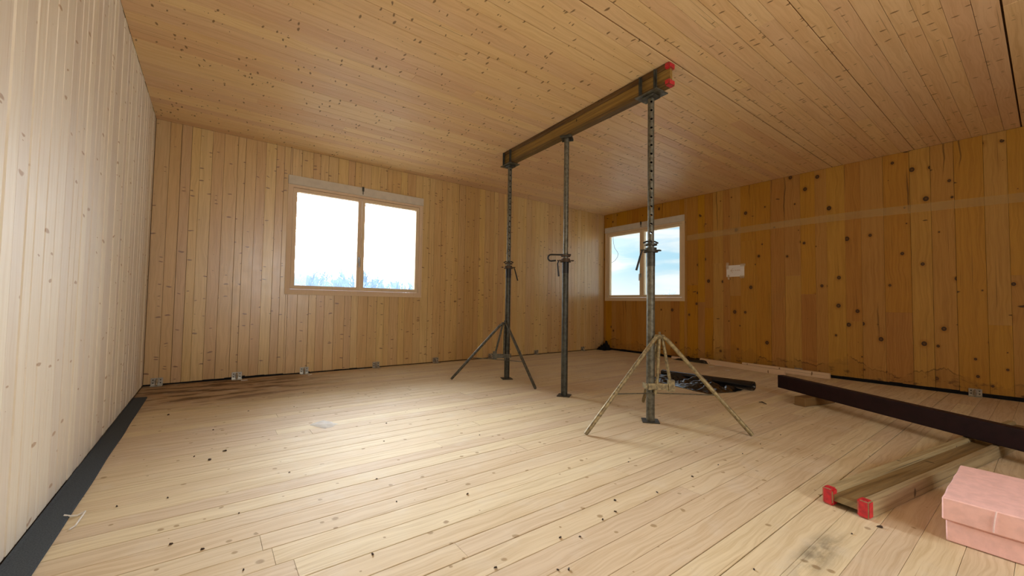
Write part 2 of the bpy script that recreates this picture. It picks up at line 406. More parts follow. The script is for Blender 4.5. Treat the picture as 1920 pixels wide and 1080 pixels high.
def splits(s, e, win):
    """z ranges of a vertical board between s and e"""
    if win and s < win[1] - 0.001 and e > win[0] + 0.001: return [(0.012, win[2]), (win[3], H)]
    return [(0.012, H)]
def cut_at(ws, win):
    """make board edges fall on the window jambs"""
    out = []
    for s, w_ in ws:
        e = s + w_; pts = [s] + [p for p in win[:2] if s + 0.004 < p < e - 0.004] + [e]
        out += [(p, q - p) for p, q in zip(pts, pts[1:])]
    return out
for s, w_ in cut_at(widths(W, 0.07, 0.12), W1):
    for z0, z1 in splits(s, s + w_, W1):
        plank(wall_back, (s + w_ / 2, random.uniform(0, 0.0018), z0), (0, 0, 1), (0, -1, 0), z1 - z0, round(w_ - random.choice((0.001, 0.001, 0.002, 0.003)), 3), 'spruce_back', ch=0.0012)
for s, w_ in widths(-FRONT, 0.08, 0.12):
    plank(wall_left, (-random.uniform(0, 0.003), -s - w_ / 2, 0.012), (0, 0, 1), (1, 0, 0), H - 0.012, round(w_ - 0.001, 3), 'spruce_left', ch=0.006)
rws = cut_at([(-s - w_, w_) for s, w_ in widths(-FRONT, 0.10, 0.23)], W2)
for s, w_ in rws:
    for z0, z1 in splits(s, s + w_, W2):
        zs = [z0, z1]
        if z1 - z0 > 1.5 and random.random() < 0.6: zs = [z0, random.uniform(0.6, 2.0), z1]
        for p, q in zip(zs, zs[1:]):
            plank(wall_right, (W + random.uniform(0, 0.0012), s + w_ / 2, p), (0, 0, 1), (-1, 0, 0), q - p - 0.0008, round(w_ - random.choice((0.0005, 0.001, 0.0025)), 3), 'spruce_right', ch=0.0008)

# black sealing strips at the foot of walls (sit in front of boards)
bm = bmesh.new()
for k in range(24):
    x0 = 0.002 + k * 0.09; h = 0.012 + 0.012 * noise.noise((k * 0.7, 3, 1)) + (0.012 * math.sin(math.pi * (k - 4) / 9) if 4 <= k <= 13 else 0)
    box(bm, (x0, -0.007, 0.001), (x0 + 0.0905, -0.0005, max(0.008, h)))
struct(mesh_obj('baseboard_back', bm, 'black_seal'), 'ragged black seal line at foot of the knotty wall')
bm = bmesh.new()
for k in range(66):
    y0 = -0.01 - k * 0.105; h = 0.036 + 0.008 * noise.noise((k * 0.6, 7, 2))
    box(bm, (W - 0.010, y0 - 0.1055, 0.001), (W - 0.0005, y0, h))
struct(mesh_obj('baseboard_right', bm, 'black_seal'), 'black seal strip at foot of the orange wall')

# ------------------------------------------------------------------ windows
def window(name, label, mtx, L, z0, z1):
    """local: x along the wall 0..L, y outward, z up"""
    root = mesh_obj(name, boxes(((0, -0.004, z0), (0.038, 0.10, z1)), ((L - 0.038, -0.004, z0), (L, 0.10, z1)),
                    ((0.038, -0.004, z1 - 0.034), (L - 0.038, 0.10, z1)), ((0.038, -0.004, z0), (L - 0.038, 0.10, z0 + 0.042))), 'window_wood')
    root.matrix_world = mtx; struct(root, label)
    def part(n, bm, mat, par=root):
        o = mesh_obj(n, bm, mat, par); return o
    c = L / 2
    for a, b in ((0.041, c - 0.002), (c + 0.002, L - 0.041)):
        za, zb = z0 + 0.045, z1 - 0.037; t = 0.042
        sash = part('sash', boxes(((a, 0.004, za), (a + t, 0.066, zb)), ((b - t, 0.004, za), (b, 0.066, zb)),
                    ((a + t, 0.004, zb - t), (b - t, 0.066, zb)), ((a + t, 0.004, za), (b - t, 0.066, za + t))), 'window_wood')
        part('pane', boxes(((a + t - 0.004, 0.040, za + t - 0.004), (b - t + 0.004, 0.046, zb - t + 0.004))), 'glass', sash)
        if b < c:
            hd = part('handle', boxes(((b - 0.032, -0.006, z0 + 0.40), (b - 0.008, 0.004, z0 + 0.47))), 'handle_metal', sash)
            bm = bmesh.new(); tube(bm, [(b - 0.02, -0.004, z0 + 0.455), (b - 0.02, -0.04, z0 + 0.455)], 0.008, 8)
            tube(bm, [(b - 0.02, -0.036, z0 + 0.46), (b - 0.02, -0.04, z0 + 0.34)], 0.009, 8); mesh_obj('lever', bm, 'handle_metal', hd)
    hb = part('head_board', bbox((-0.018, -0.022, z1 - 0.004), (L + 0.010, -0.001, z1 + 0.098), 0.003), 'membrane'); hb['label'] = 'grey beige board above the window'
    part('head_clip', boxes(((c - 0.012, -0.032, z1 + 0.05), (c + 0.012, -0.022, z1 + 0.105)), ((c - 0.004, -0.03, z1 + 0.01), (c + 0.004, -0.022, z1 + 0.05))), 'galv_dark')
    part('casing', boxes(((-0.016, -0.010, z0 - 0.02), (0.0, -0.001, z1 - 0.004)), ((L, -0.010, z0 - 0.02), (L + 0.012, -0.001, z1 - 0.004)), ((0.0, -0.010, z0 - 0.02), (L, -0.001, z0))), 'window_wood')
    return root
m1 = Matrix.Translation((W1[0], 0, 0))
window('window_1', 'bright overexposed two-sash window in the knotty spruce wall', m1, W1[1] - W1[0], W1[2], W1[3])
m2 = Matrix(((0, 1, 0, W), (-1, 0, 0, W2[1]), (0, 0, 1, 0), (0, 0, 0, 1)))
window('window_2', 'two-sash window showing blue sky in the orange wall corner', m2, W2[1] - W2[0], W2[2], W2[3])

# ------------------------------------------------------------------ formwork beams (I section, 160 x 65)
def formwork_beam(L, mat, caps, label, group=None):
    """local: runs along +Y from 0 to L, z 0..0.16, flanges 65 wide"""
    root = empty('formwork_beam'); tag(root, label, 'beam', group)
    wv = mesh_obj('web', bbox((-0.013, 0.004, 0.030), (0.013, L - 0.004, 0.130)), mat.replace('_wood', '_web'), root)
    for z0, z1 in ((0.0, 0.036), (0.124, 0.160)):
        bm = bmesh.new(); zi = z1 if z0 == 0 else z0; zo = z0 if z0 == 0 else z1; s = 1 if z0 == 0 else -1
        pr = [(-0.0325, zo), (0.0325, zo), (0.0325, zi - s * 0.008), (0.022, zi), (-0.022, zi), (-0.0325, zi - s * 0.008)]
        a = [bm.verts.new((x, 0, z)) for x, z in pr]; b = [bm.verts.new((x, L, z)) for x, z in pr]
        for k in range(6): bm.faces.new((a[k], a[(k + 1) % 6], b[(k + 1) % 6], b[k]))
        bm.faces.new(a); bm.faces.new(b[::-1]); bmesh.ops.recalc_face_normals(bm, faces=bm.faces[:])
        mesh_obj('flange', bm, mat, root)
        for e in caps:
            y0, y1 = (-0.004, 0.036) if e == 0 else (L - 0.036, L + 0.004)
            o = mesh_obj('end_cap', bbox((-0.0355, y0, z0 - 0.0025), (0.0355, y1, z1 + 0.0025), 0.006, 2), 'red_plastic', root); o['label'] = 'red plastic end cap'
    return root
bA = Vector((3.19, -1.425, 0)); bB = Vector((3.095, -3.605, 0)); bd = (bA - bB); Lb = bd.length
beam = formwork_beam(Lb, 'beam_wood', (0,), 'dark brown timber I-beam held against the ceiling by the steel props')
beam_rz = math.atan2(-bd.x, bd.y)
beam.location = (bB.x, bB.y, H - 0.1635); beam.rotation_euler = (0, 0, beam_rz)
mesh_obj('end_plate', boxes(((-0.0335, Lb, 0.002), (0.0335, Lb + 0.004, 0.158))), 'galv_dark', beam)
ZB = H - 0.166
# the one lying flat on the floor
f0 = Vector((2.645, -4.672, 0)); fd = Vector((1.52, -0.258, 0)).normalized()
fb = formwork_beam(2.45, 'old_beam_wood', (0,), 'weathered timber I-beam lying flat on the floor beside pink foam')
yv = fd; zv = Vector((-fd.y, fd.x, 0)) * -1; xv = yv.cross(zv)
mt = Matrix((xv, yv, zv)).transposed().to_4x4(); mt.translation = f0 - zv * 0.08 + Vector((0, 0, 0.0362))
fb.matrix_world = mt

# ------------------------------------------------------------------ steel props
def inner_tube_mesh(z0, z1):
    bm = bmesh.new(); pipe(bm, z0, z1, 0.0235, 0.019, 24); bmesh.ops.recalc_face_normals(bm, faces=bm.faces[:])
    o = mesh_obj('inner_tube', bm, 'galv', None)
    cb = bmesh.new(); z = z1 - 0.05
    while z > z0 + 0.01: tube(cb, [(0, -0.05, z), (0, 0.05, z)], 0.009, 10); z -= 0.066
    bmesh.ops.recalc_face_normals(cb, faces=cb.faces[:])
    c = mesh_obj('cutter', cb, 'galv')
    md = o.modifiers.new('holes', 'BOOLEAN'); md.operation = 'DIFFERENCE'; md.object = c; md.solver = 'EXACT'
    bpy.context.view_layer.update()
    me = bpy.data.meshes.new_from_object(o.evaluated_get(bpy.context.evaluated_depsgraph_get()))
    me.name = 'inner_tube'
    for p in me.polygons: p.use_smooth = True
    try: me.set_sharp_from_angle(angle=R(40))
    except Exception: pass
    me.materials.clear(); me.materials.append(MATS['galv']); me.materials.append(MATS['black_metal'])
    for p in me.polygons:
        p.material_index = 1 if math.hypot(p.center.x, p.center.y) < 0.0212 else 0  # inner faces black: shade inside the pin holes put into the colour
    bpy.data.objects.remove(o); bpy.data.objects.remove(c)
    return me
ZC = 1.285                       # collar height
INNER = inner_tube_mesh(ZC - 0.03, ZB - 0.012)
def steel_prop(label, loc, face, fork, handle_dir, tube_mat):
    """face: angle (local y) the pin holes look towards"""
    root = tag(empty('steel_prop', (loc[0], loc[1], 0.001), face), label, 'prop', 'steel props holding the ceiling beam')
    bm = bbox((-0.06, -0.06, 0), (0.06, 0.06, 0.006), 0.002)
    mesh_obj('base_plate', bm, 'galv_dark', root)
    bm = bmesh.new(); pipe(bm, 0.006, ZC - 0.05, 0.030, 0.0262, 28); mesh_obj('outer_tube', bm, tube_mat, root, True)
    bm = bmesh.new(); pipe(bm, ZC - 0.15, ZC - 0.01, 0.0312, 0.0262, 28); mesh_obj('threaded_sleeve', bm, 'black_metal' if tube_mat != 'galv' else 'galv_dark', root, True)
    o = bpy.data.objects.new('inner_tube', INNER); COL.objects.link(o); o.parent = root
    # collar nut with ears
    bm = bmesh.new()
    pipe(bm, ZC - 0.045, ZC - 0.012, 0.042, 0.0315, 24); pipe(bm, ZC - 0.045, ZC - 0.038, 0.052, 0.04, 24); pipe(bm, ZC + 0.006, ZC + 0.018, 0.045, 0.0245, 24)
    hd = Vector((math.cos(handle_dir), math.sin(handle_dir), 0)); pd = Vector((-hd.y, hd.x, 0))
    for s in (-1, 1):
        c = hd * (0.058 * s); tube(bm, [c + pd * -0.012 + Vector((0, 0, ZC - 0.03)), c + hd * 0.016 * s + Vector((0, 0, ZC - 0.03)), c + pd * 0.012 + Vector((0, 0, ZC - 0.03)), c - hd * 0.02 * s + Vector((0, 0, ZC - 0.03))], 0.006, 6)
    nut = mesh_obj('collar_nut', bm, 'rust' if tube_mat != 'galv' else 'galv_dark', root, True)
    # hanging nut handle
    bm = bmesh.new(); a = hd * 0.062 + Vector((0, 0, ZC - 0.03)); tube(bm, [a, a + hd * 0.012 + Vector((0, 0, -0.03)), a + hd * (0.045 if fork else 0.0) + Vector((0, 0, -0.15))], [0.006, 0.007, 0.008], 8)
    mesh_obj('nut_handle', bm, 'black_metal', nut, True)
    # locking pin through the tube
    bm = bmesh.new(); zp = Vector((0, 0, ZC + 0.024))
    if fork: tube(bm, [Vector((0, -0.065, 0)) + zp, Vector((0, 0.06, 0)) + zp], 0.0065, 8); tube(bm, [zp + hd * 0.055, zp + hd * 0.03 + Vector((0, 0, 0.012)), zp - hd * 0.03 + Vector((0, 0, 0.012)), zp - hd * 0.055], 0.006, 8)
    else:
        q = [zp - hd * 0.05]
        for k in range(9):
            an = R(90 + 22.5 * k); q.append(zp + hd * (0.135 + -0.03 * math.cos(an - R(90)) * 0 - 0.035 * 0) + hd * (0.035 * math.cos(an - R(90) + R(-90)) * 0) + hd * (0.03 * math.sin(R(180) * k / 8)) + Vector((0, 0, -0.06 * (1 - math.cos(R(180) * k / 8)) / 2)))
        q.append(zp + hd * 0.09 + Vector((0, 0, -0.055)))
        tube(bm, q, 0.0075, 8)
    mesh_obj('locking_pin', bm, 'black_metal', root, True)
    # head
    top = ZB - 0.001
    if fork:
        rz = beam_rz - face
        hm = Matrix.Rotation(rz, 4, 'Z')
        bm = bbox((-0.07, -0.10, top - 0.012), (0.07, 0.10, top - 0.003), 0.003, 1, hm); hp = mesh_obj('head_plate', bm, 'galv', root)
        bm = bbox((-0.05, -0.055, top - 0.032), (0.05, 0.055, top - 0.012), 0.012, 1, hm); mesh_obj('head_socket', bm, 'galv_dark', root)
        for sx in (-1, 1):
            for sy in (-1, 1):
                bm = boxes(((sx * 0.042 - 0.004, sy * 0.066 - 0.014, top - 0.006), (sx * 0.042 + 0.004, sy * 0.066 + 0.014, top + 0.148)), ((sx * 0.05 - 0.007, sy * 0.066 - 0.003, top - 0.006), (sx * 0.05 + 0.007, sy * 0.066 + 0.003, top + 0.148)))
                bmesh.ops.transform(bm, matrix=hm, verts=bm.verts[:]); mesh_obj('prong', bm, 'galv_dark', hp)
    else:
        bm = bbox((-0.055, -0.055, top - 0.009), (0.055, 0.055, top - 0.001), 0.002); mesh_obj('head_plate', bm, 'galv_dark', root)
        bm = boxes(((-0.055, -0.055, top - 0.025), (-0.05, 0.055, top - 0.009)), ((0.05, -0.055, top - 0.025), (0.055, 0.055, top - 0.009))); mesh_obj('head_lip', bm, 'galv_dark', root)
    return root
P1, P2, P3 = (3.186, -1.524), (3.144, -2.487), (3.100, -3.432)
def facing(p): return math.atan2(-5.2066 - p[1], 0.4948 - p[0]) - R(90)     # local +y towards the viewer's side
rightang = math.atan2(-0.598, 0.801)
steel_prop('dark steel prop with tripod, farthest from the pink foam', P1, facing(P1) + R(14), True, rightang - facing(P1) - R(14), 'galv_dark')
steel_prop('plain steel prop without tripod, standing in the middle', P2, facing(P2) + R(80), False, rightang + R(180) - facing(P2) - R(80), 'galv_dark')
steel_prop('grey steel prop with tripod nearest the black plastic roll', P3, facing(P3) + R(7), True, rightang + R(180) - facing(P3) - R(7), 'galv')

# ------------------------------------------------------------------ folding tripods
def tripod(label, base, apex_off, feet, side, mat):
    bx_, by_ = base; root = tag(empty('folding_tripod', (bx_, by_, 0.001)), label, 'tripod', 'folding tripods clamped on the props')
    ap = Vector((apex_off[0], apex_off[1], 0.622)); toward = Vector((-0.598, -0.801, 0)); sd = Vector((0.801, -0.598, 0)) * side
    Ls = []
    for k, (fx, fy) in enumerate(feet):
        ft = Vector((fx - bx_, fy - by_, 0.006)); d = ft - ap; hd = Vector((d.x, d.y, 0)).normalized()
        p0 = ap + hd * 0.012 + Vector((0, 0, 0.006)); p1 = ap + hd * 0.055 + Vector((0, 0, -0.025))
        if k == 2: p0 = ap - Vector((0, 0, 0.01)); p0 += Vector((hd.y, -hd.x, 0)) * 0.05 * side * -1 * 0; p1 = p0 + (ft - p0) * 0.08
        bm = bmesh.new(); tube(bm, [p0, p1, ft + (p1 - ft).normalized() * 0.02, ft], [0.010, 0.0145, 0.0145, 0.012], 10)
        lg = mesh_obj('leg', bm, mat, root, True); Ls.append((p1, ft))
    bm = bbox((-0.035, -0.03, 0.606), (0.035, 0.03, 0.634), 0.008, 2, Matrix.Translation((ap.x, ap.y, 0)))
    tube(bm, [ap + Vector((0, 0, 0.0)), ap + Vector((0, 0, 0.032))], 0.009, 8)
    mesh_obj('hinge_head', bm, mat, root, True)
    cz = 0.258; j1 = sd * 0.036 + toward * 0.034; j2 = sd * 0.135 + toward * 0.036
    for j in (j1, j2):
        bm = bmesh.new(); tube(bm, [ap + sd * (0.0 if j is j1 else 0.02), Vector((j.x, j.y, cz + 0.01))], 0.011, 10); mesh_obj('strut', bm, mat, root, True)
    bm = bmesh.new(); u = sd; v = toward
    mm = Matrix((u, v, Vector((0, 0, 1)))).transposed().to_4x4()
    if mm.determinant() < 0: mm = Matrix((-u, v, Vector((0, 0, 1)))).transposed().to_4x4(); sg = -1
    else: sg = 1
    x0, x1 = sorted((sg * -0.03, sg * 0.13))
    box(bm, (x0, 0.033, cz - 0.022), (x1, 0.043, cz + 0.022), mm)
    x0, x1 = sorted((sg * 0.115, sg * 0.158)); box(bm, (x0, 0.020, cz - 0.034), (x1, 0.052, cz + 0.05), mm)
    x0, x1 = sorted((sg * -0.046, sg * -0.034)); box(bm, (x0, -0.04, cz - 0.018), (x1, 0.043, cz + 0.018), mm)
    mesh_obj('clamp', bm, mat, root)
    hub = Vector((0, 0, cz - 0.045)) + sd * 0.02 + toward * 0.045
    for p1, ft in Ls[:2]:
        q = p1 + (ft - p1) * 0.60
        bm = bmesh.new(); tube(bm, [hub, q], 0.0042, 8); mesh_obj('tie_rod', bm, 'galv', root, True)
    bm = bmesh.new(); tube(bm, [hub - Vector((0, 0, 0.006)), hub + Vector((0, 0, 0.03))], 0.012, 10); mesh_obj('rod_pivot', bm, mat, root, True)
    return root
tripod('dark galvanised folding tripod under the far end of the beam', P1, (-0.052, -0.020), [(2.635, -1.247), (3.099, -2.130), (3.54, -1.04)], -1, 'tripod_dark')
tripod('olive brown folding tripod in front of the black plastic roll', P3, (0.012, -0.066), [(2.468, -3.383), (3.368, -4.015), (3.558, -3.047)], 1, 'tripod_paint')

# ------------------------------------------------------------------ dark steel beam on the floor
sa = Vector((4.945, -3.62, 0)); sdv = Vector((-0.487, -0.873, 0)).normalized(); sn = Vector((sdv.y, -sdv.x, 0)); Ls = 3.0
zb = 0.0745
bm = bmesh.new()
mm = Matrix((sdv, Vector((-sdv.y, sdv.x, 0)), Vector((0, 0, 1)))).transposed().to_4x4(); mm.translation = sa
n = 8
def rect_ring(hx, hy, r, x):
    out = []
    for cx, cy, a0 in ((hx - r, hy - r, 0), (-hx + r, hy - r, 90), (-hx + r, -hy + r, 180), (hx - r, -hy + r, 270)):
        for k in range(4):
            a = R(a0 + 30 * k); out.append(bm.verts.new((x, cx + r * math.cos(a), cy + r * math.sin(a))))
    return out
rr = [rect_ring(0.032, 0.060, 0.006, 0.0), rect_ring(0.032, 0.060, 0.006, Ls), rect_ring(0.027, 0.055, 0.004, Ls), rect_ring(0.027, 0.055, 0.004, 0.0)]
for i in range(4):
    a, b = rr[i], rr[(i + 1) % 4]
    for k in range(16): bm.faces.new((a[k], a[(k + 1) % 16], b[(k + 1) % 16], b[k]))
bmesh.ops.recalc_face_normals(bm, faces=bm.faces[:])
bmesh.ops.transform(bm, matrix=Matrix.Translation((0, 0, zb + 0.0602)) @ mm, verts=bm.verts[:])
tag(mesh_obj('steel_beam', bm, 'primer'), 'long dark maroon steel beam resting across block and timber beam', 'beam')
# wood block under its far end
mb = Matrix.Rotation(R(-14), 4, 'Z'); mb.translation = (4.60, -3.885, 0.001)
tag(mesh_obj('timber_block', bbox((0, -0.045, 0), (0.42, 0.045, zb - 0.0015), 0.003, 1, mb), 'block_wood'), 'short brown timber block under the dark steel beam', 'wood block')

# ------------------------------------------------------------------ pink foam boards
def foam(lo, hi, seed, label):
    bm = bmesh.new(); box(bm, lo, hi)
    bmesh.ops.bevel(bm, geom=bm.edges[:], offset=0.004, segments=1, affect='EDGES')
    es = [e for e in bm.edges if e.calc_length() > 0.3]
    bmesh.ops.subdivide_edges(bm, edges=es, cuts=24, use_grid_fill=True)
    for v in bm.verts:
        p = v.co; k = 0.0025
        d = Vector((noise.noise(p * 14 + Vector((seed, 0, 0))), noise.noise(p * 14 + Vector((0, seed, 9))), 0))
        v.co += d * k * (2.0 if p.z > hi[2] - 0.002 else 1.0)
        if p.z > (lo[2] + hi[2]) / 2: v.co.z += noise.noise(p * 9) * 0.0015 - 0.0015
    o = mesh_obj('foam_board', bm, 'pink_foam'); tag(o, label, 'foam board'); return o
foam((2.686, -6.05, 0.001), (3.19, -4.955, 0.076), 1.0, 'pink foam board at the bottom of the stack of two')
up = foam((2.676, -6.05, 0.0775), (3.185, -4.948, 0.160), 4.0, 'scuffed pink foam board on top of the stack of two')
bm = bmesh.new(); tube(bm, [(2.673, -5.078, 0.157), (2.672, -5.074, 0.13), (2.673, -5.071, 0.10), (2.673, -5.07, 0.084)], 0.0022, 5); c_ = mesh_obj('split', bm, 'pink_scuff', up); c_['label'] = 'whitish split in the foam'

# ------------------------------------------------------------------ black plastic roll with loose sheet
rt_ = tag(empty('plastic_sheet_roll', (4.93, -2.9, 0)), 'glossy black plastic sheeting, half unrolled and crumpled on the floor', 'plastic roll')
O = Vector((4.93, -2.9, 0))
a = Vector((4.965, -2.33, 0.046)); b = Vector((4.905, -3.385, 0.048))
bm = bmesh.new(); N = 40; rings = []
ax = (b - a).normalized(); ux = ax.cross(Vector((0, 0, 1))).normalized(); uz = ux.cross(ax)
for i in range(N + 1):
    t = i / N; c = a.lerp(b, t) + ux * 0.012 * math.sin(t * 5) - O; rad = 0.030 + 0.014 * t
    c.z = max(c.z, 0.0) * 0 + rad + 0.003 + 0.003
    ring = []
    for k in range(28):
        an = 2 * math.pi * k / 28
        q = rad * (1 + 0.05 * noise.noise((math.cos(an) * 2, math.sin(an) * 2, t * 9)) + 0.04 * math.sin(an * 3 + t * 2)) * (1.02 if math.sin(an) < 0 else 1)
        ring.append(bm.verts.new(c + (ux * math.cos(an) * 1.15 + uz * math.sin(an)) * q))
    rings.append(ring)
for p, q in zip(rings, rings[1:]):
    for k in range(28): bm.faces.new((p[k], p[(k + 1) % 28], q[(k + 1) % 28], q[k]))
# wound end: inner spiral hollow
for ring, dr in ((rings[0], ax), (rings[-1], -ax)):
    cen = sum((v.co for v in ring), Vector()) / 28; prev = ring
    for s, dp in ((0.8, 0.004), (0.6, 0.0), (0.4, 0.012), (0.25, 0.05)):
        nx = [bm.verts.new(cen + (v.co - cen) * s + dr * dp) for v in ring]
        for k in range(28): bm.faces.new((prev[k], prev[(k + 1) % 28], nx[(k + 1) % 28], nx[k]))
        prev = nx
    bm.faces.new(prev)
bmesh.ops.recalc_face_normals(bm, faces=bm.faces[:])
mesh_obj('roll', bm, 'black_film', rt_, True)
bm = bmesh.new(); NU, NV = 72, 46; g = []
quad = [Vector((4.95, -2.27, 0)), Vector((4.86, -3.33, 0)), Vector((4.36, -3.22, 0)), Vector((4.52, -2.50, 0))]
for i in range(NU + 1):
    row = []
    for j in range(NV + 1):
        u_, v_ = i / NU, j / NV
        p = quad[0].lerp(quad[1], u_).lerp(quad[3].lerp(quad[2], u_), v_)
        e = min(1.0, 3.5 * min(u_, 1 - u_, 1 - v_) + 0.12)
        q = p * 7; h = abs(noise.noise(q)) * 0.11 + abs(noise.noise(q * 2.1 + Vector((3, 1, 0)))) * 0.035 + abs(noise.noise(q * 4.0)) * 0.006
        p += Vector((noise.noise(p * 5 + Vector((9, 0, 0))), noise.noise(p * 5 + Vector((0, 9, 0))), 0)) * 0.05
        row.append(bm.verts.new(p - O + Vector((0, 0, 0.004 + h * e * (1.0 - 0.35 * v_)))))
    g.append(row)
for i in range(NU):
    for j in range(NV): bm.faces.new((g[i][j], g[i + 1][j], g[i + 1][j + 1], g[i][j + 1]))
o = mesh_obj('loose_sheet', bm, 'black_film', rt_, True)

# ------------------------------------------------------------------ battens along the orange wall
def batten(p, q, wd, h, label):
    p = Vector(p + (0,)); q = Vector(q + (0,)); d = (q - p); L = d.length; rz = math.atan2(d.y, d.x)
    mt = Matrix.Rotation(rz, 4, 'Z'); mt.translation = p + Vector((0, 0, 0.001))
    return tag(mesh_obj('batten', bbox((0, -wd / 2, 0), (L, wd / 2, h), 0.002, 1, mt), 'batten_wood'), label, 'batten', 'pale battens along the orange wall')
batten((6.44, -2.02), (6.245, -3.20), 0.04, 0.068, 'pale wooden batten angled away from the orange wall foot')
batten((6.535, -2.58), (6.465, -3.60), 0.04, 0.068, 'pale wooden batten behind another, ending beside the wall bracket')
batten((6.53, -1.50), (6.505, -1.83), 0.05, 0.035, 'short pale batten offcut under crumpled black film')

def crumple(name, cx, cy, sx, sy, hh, seed, mat, label, cat, rz=0.0, n=18):
    bm = bmesh.new(); g = []; rm = Matrix.Rotation(rz, 3, 'Z')
    for i in range(n + 1):
        row = []
        for j in range(n + 1):
            u_, v_ = i / n * 2 - 1, j / n * 2 - 1
            e = max(0.0, 1 - max(abs(u_), abs(v_)) ** 2)
            p = Vector((u_ * sx / 2, v_ * sy / 2, 0)); s = p * (2.2 / max(sx, sy)) + Vector((seed, seed * 2, 0))
            w_ = 1 + 0.3 * noise.noise((u_ * 1.5 + seed, v_ * 1.5, seed))
            h = hh * e * (0.35 + abs(noise.noise(s * 1.5)) * 1.2 + abs(noise.noise(s * 4)) * 0.5)
            row.append(bm.verts.new(rm @ Vector((p.x * w_, p.y * w_, 0.002 + h))))
        g.append(row)
    for i in range(n):
        for j in range(n): bm.faces.new((g[i][j], g[i + 1][j], g[i + 1][j + 1], g[i][j + 1]))
    o = mesh_obj(name, bm, mat, None, True); o.location = (cx, cy, 0); return tag(o, label, cat)
c = crumple('crumpled_film', 6.47, -1.90, 0.16, 0.62, 0.085, 3.3, 'black_film', 'crumpled black film heaped at the far end of battens', 'plastic film')
c.location.z = 0.0
crumple('dark_scrap', 6.48, -0.13, 0.20, 0.20, 0.15, 8.1, 'black_seal', 'dark crumpled scrap of membrane in the room corner', 'scrap')

# ------------------------------------------------------------------ angle brackets
def bracket_parts(root):
    wl = mesh_obj('wall_leaf', boxes(((-0.045, -0.004, 0.0), (0.045, -0.001, 0.072))), 'bracket_zinc', root)
    mesh_obj('floor_leaf', boxes(((-0.045, -0.075, 0.0005), (0.045, -0.004, 0.0035))), 'bracket_zinc', root)
    bm = bmesh.new(); tube(bm, [(0, -0.002, 0.062), (0, -0.018, 0.034), (0, -0.05, 0.006)], [0.007, 0.012, 0.006], 8); mesh_obj('rib', bm, 'bracket_zinc', root, True)
    for sx in (-0.028, 0.028):
        for lo in ((sx, -0.004, 0.052), (sx, -0.004, 0.024)):
            bm = bmesh.new(); tube(bm, [lo, (lo[0], -0.0075, lo[2])], 0.006, 8); mesh_obj('screw', bm, 'galv_dark', wl)
BR = None
spots = [((x, -0.008), 0.0, n_) for x, n_ in ((0.10, 'nearest the pale left wall'), (0.74, 'second from the pale left wall'), (1.385, 'below the left jamb of the bright window'),
         (2.215, 'below the mullion of the bright window'), (3.05, 'just right of the bright window'), (3.98, 'seen behind the dark tripod'), (4.90, 'between the dark tripod and plain prop'), (6.02, 'close to the far room corner'))]
spots += [((W - 0.011, -3.235), R(-90), 'on the orange wall behind the battens'), ((W - 0.011, -4.735), R(-90), 'on the orange wall beyond the steel beam')]
for (x, y), rz, n_ in spots:
    if BR is None:
        BR = empty('angle_bracket'); bracket_parts(BR); o = BR
    else: o = copy_tree(BR)
    o.location = (x, y, 0.0008); o.rotation_euler = (0, 0, rz)
    tag(o, 'zinc angle bracket at wall foot ' + n_, 'bracket', 'angle brackets along the wall foot')

# ------------------------------------------------------------------ felt strip by the left wall
bm = bmesh.new(); prev = None; n = 90; Y0, Y1 = -0.61, -6.6
for i in range(n + 1):
    y = Y0 + (Y1 - Y0) * i / n; wv = 0.004 * noise.noise((0, y * 2.5, 1)); wo = 0.003 * noise.noise((0, y * 4, 7))
    pr = [(0.005, 0.001), (0.003 + wo * 0.3, 0.012 + abs(wo)), (0.014, 0.010), (0.088 + wv, 0.009), (0.091 + wv, 0.001)]
    r_ = [bm.verts.new((a_, y, b_)) for a_, b_ in pr]
    if prev:
        for k in range(5): bm.faces.new((prev[k], prev[(k + 1) % 5], r_[(k + 1) % 5], r_[k]))
    else: bm.faces.new(r_)
    prev = r_
bm.faces.new(prev[::-1]); bmesh.ops.recalc_face_normals(bm, faces=bm.faces[:])
tag(mesh_obj('felt_strip', bm, 'grey_felt'), 'long dark grey felt strip lying along the pale left wall', 'strip')

# ------------------------------------------------------------------ paper note, tape on the orange wall
nt = tag(mesh_obj('paper_note', boxes(((W - 0.0030, -2.580, 1.290), (W - 0.0018, -2.330, 1.458))), 'paper'), 'white paper note with faint arrow taped to the orange wall', 'note')
bm = bmesh.new(); xx = W - 0.0034
def stroke(pts, r=0.0022):
    tube(bm, [(xx, -2.330 - u_ * 0.25, 1.29 + v_ * 0.168) for u_, v_ in pts], r, 5)
stroke([(0.36, 0.72), (0.24, 0.52), (0.36, 0.36)]); stroke([(0.25, 0.53), (0.42, 0.52)])
stroke([(0.48, 0.50), (0.50, 0.60), (0.54, 0.50), (0.57, 0.58)]); stroke([(0.61, 0.50), (0.63, 0.62), (0.66, 0.50)]); stroke([(0.68, 0.52), (0.72, 0.60), (0.74, 0.50), (0.78, 0.54)])
mesh_obj('handwriting', bm, 'ink', nt)
for yy, z_, dy, dz in ((-2.345, 1.45, 0.02, 0.05), (-2.56, 1.455, 0.035, 0.02), (-2.36, 1.285, 0.012, 0.035), (-2.55, 1.285, 0.03, 0.02)):
    mesh_obj('tape', boxes(((W - 0.0042, yy - dy, z_ - dz), (W - 0.0034, yy + dy, z_ + dz))), 'clear_tape', nt)
bm = bmesh.new(); segs = [(-1.70, -1.98, 1.945), (-2.06, -3.0, 1.955), (-3.0, -4.2, 1.957), (-4.2, -5.4, 1.935), (-5.4, -6.8, 1.92)]
pv = None
ys = [-1.70 - 0.06 * k for k in range(65)]
